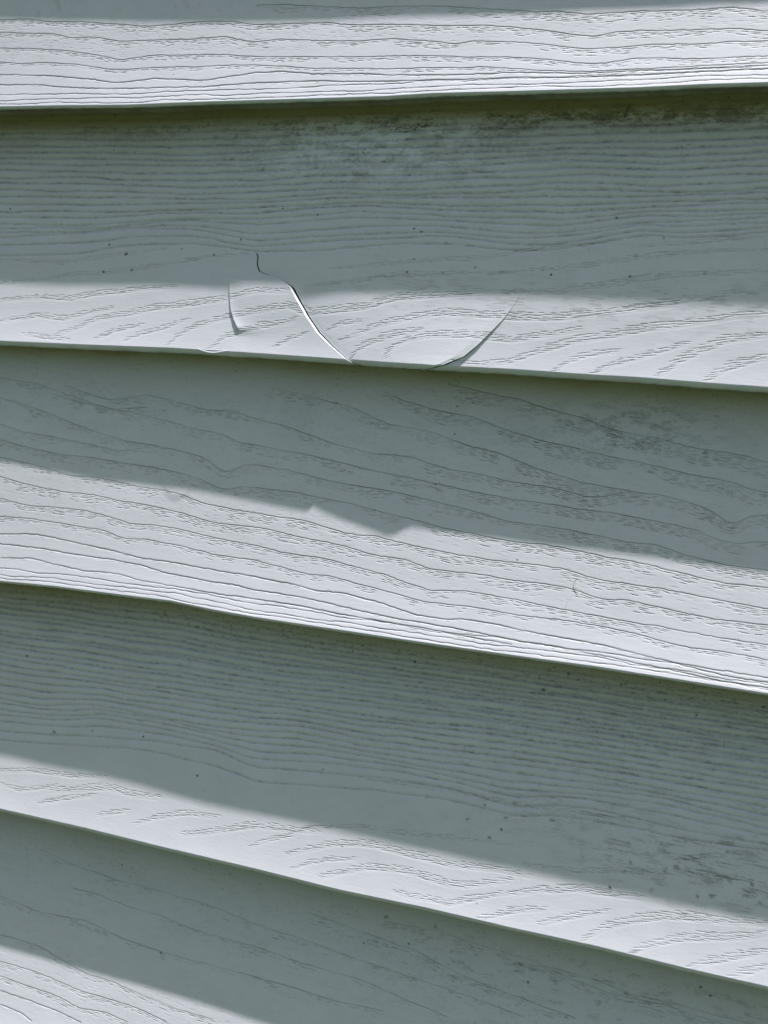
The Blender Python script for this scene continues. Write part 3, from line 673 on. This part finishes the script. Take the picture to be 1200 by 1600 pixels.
    fl["label"] = "cracked curved flap of the board, pushed in at its left edge"
    # chipped sliver curling off the lip
    m = 26; P = []
    for i in range(m):
        f = i / (m - 1); u = -87.1 + 14.2 * f
        P.append((u, 1.9 - .55 * math.sin(math.pi * f) - .05, float(lipz(2, np.array(u))) + .18 - 1.35 * math.sin(math.pi * f) ** 1.2))
    k = 8; V = []; 
    for i, (x, y, z) in enumerate(P):
        f = i / (m - 1); w = .06 + .34 * math.sin(math.pi * f) ** .7
        for j in range(k):
            a = 2 * math.pi * j / k
            V.append((x, y + .22 * w * math.cos(a) * 1.2, z + w * math.sin(a) * (.9 if math.sin(a) > 0 else .5) + BASE * 1000))
    idx = np.arange(m * k).reshape(m, k); idx = np.concatenate([idx, idx[:, :1]], 1)
    assemble_q = grid_quads(idx)
    make_mesh("chipped_sliver", np.array(V), assemble_q, np.zeros((m * k, 2)), VINYL, root)

# ------------------------------------------------------------------ small debris on the boards
def fibre(name, pts, rad, mat):
    """thin tapered strand through points (mm)"""
    p = np.array(pts, float); s = np.linspace(0, len(p) - 1, 30)
    def cr(i, f):
        a, b, c, d = p[max(i - 1, 0)], p[i], p[min(i + 1, len(p) - 1)], p[min(i + 2, len(p) - 1)]
        return .5 * (2 * b + (c - a) * f + (2 * a - 5 * b + 4 * c - d) * f * f + (3 * b - a - 3 * c + d) * f ** 3)
    path = np.array([cr(min(int(x), len(p) - 2), x - min(int(x), len(p) - 2)) for x in s])
    V = []; k = 6
    for i, c in enumerate(path):
        f = i / (len(path) - 1); w = rad * (.35 + .65 * math.sin(math.pi * min(.15 + f * .85, 1)))
        for j in range(k):
            a = 2 * math.pi * j / k; V.append((c[0] + w * math.cos(a), c[1] + w * math.sin(a), c[2] + .3 * w * math.sin(a) + BASE * 1000))
    idx = np.arange(len(path) * k).reshape(-1, k); idx = np.concatenate([idx, idx[:, :1]], 1)
    return make_mesh(name, np.array(V), grid_quads(idx), np.zeros((len(V), 2)), mat, None)
STRAW = plain("dry_straw", (.42, .34, .22))
DARK = plain("dark_plant_scrap", (.045, .04, .03))
def on(n, u, t, off):
    return (u, float(topy(n, u) * (1 - q(t)) + LIPY[n] * q(t)) - off, float(lipz(n - 1, u) - (lipz(n - 1, u) - lipz(n, u)) * t))
o = fibre("dry_fibre", [on(3, 74.2, .703, .12), on(3, 73.4, .722, .3), on(3, 74.3, .742, .25), on(3, 75.2, .765, .08)], .075, STRAW)
tag(o, "tiny curled brown fibre stuck to the sunlit grain of the middle board, at the right", "fibre")
o = fibre("dry_fibre", [on(3, 72.0, .781, .12), on(3, 71.6, .80, .35), on(3, 71.2, .817, .06)], .04, STRAW)
tag(o, "fainter straight hair just below left of the curled brown fibre", "fibre")
o = fibre("plant_scrap", [on(2, 74.9, .018, .3), on(2, 74.5, .036, .9), on(2, 73.9, .052, .4), on(2, 73.6, .068, .15)], .20, DARK)
tag(o, "thin dark plant scrap hanging under the top lap at the right", "plant scrap")

# ------------------------------------------------------------------ wall behind the siding, and the ground
def box(name, x0, x1, y0, y1, z0, z1, mat, parent=None):
    V = [(x, y, z) for x in (x0, x1) for y in (y0, y1) for z in (z0, z1)]
    F = [(0, 1, 3, 2), (4, 6, 7, 5), (0, 4, 5, 1), (2, 3, 7, 6), (0, 2, 6, 4), (1, 5, 7, 3)]
    me = bpy.data.meshes.new(name); me.from_pydata(V, [], F); me.update(); me.materials.append(mat)
    o = bpy.data.objects.new(name, me); COL.objects.link(o); o.parent = parent
    return o
o = box("wall_sheathing", -.7, .65, .024, .045, .85, 1.75, plain("dark_felt_paper", (.03, .03, .03), .9))
tag(o, "dark felt covered wall behind the boards, seen only through the cracks", "wall")

def ground():
    n = 60; s = np.linspace(-1, 1, n); g = np.sign(s) * np.abs(s) ** 3 * 150
    X, Y = np.meshgrid(g, g)
    Z = 0.03 * np.sin(X * .8) * np.cos(Y * .6)
    V = np.stack([X.ravel(), Y.ravel(), Z.ravel()], 1); idx = np.arange(n * n).reshape(n, n)
    me = bpy.data.meshes.new("ground"); me.from_pydata(V.tolist(), [], grid_quads(idx)[:, ::-1].tolist()); me.update()
    me.materials.append(plain("lawn_green", (.052, .080, .036), .95))
    o = bpy.data.objects.new("ground", me); COL.objects.link(o); o["kind"] = "structure"
    return o
ground()
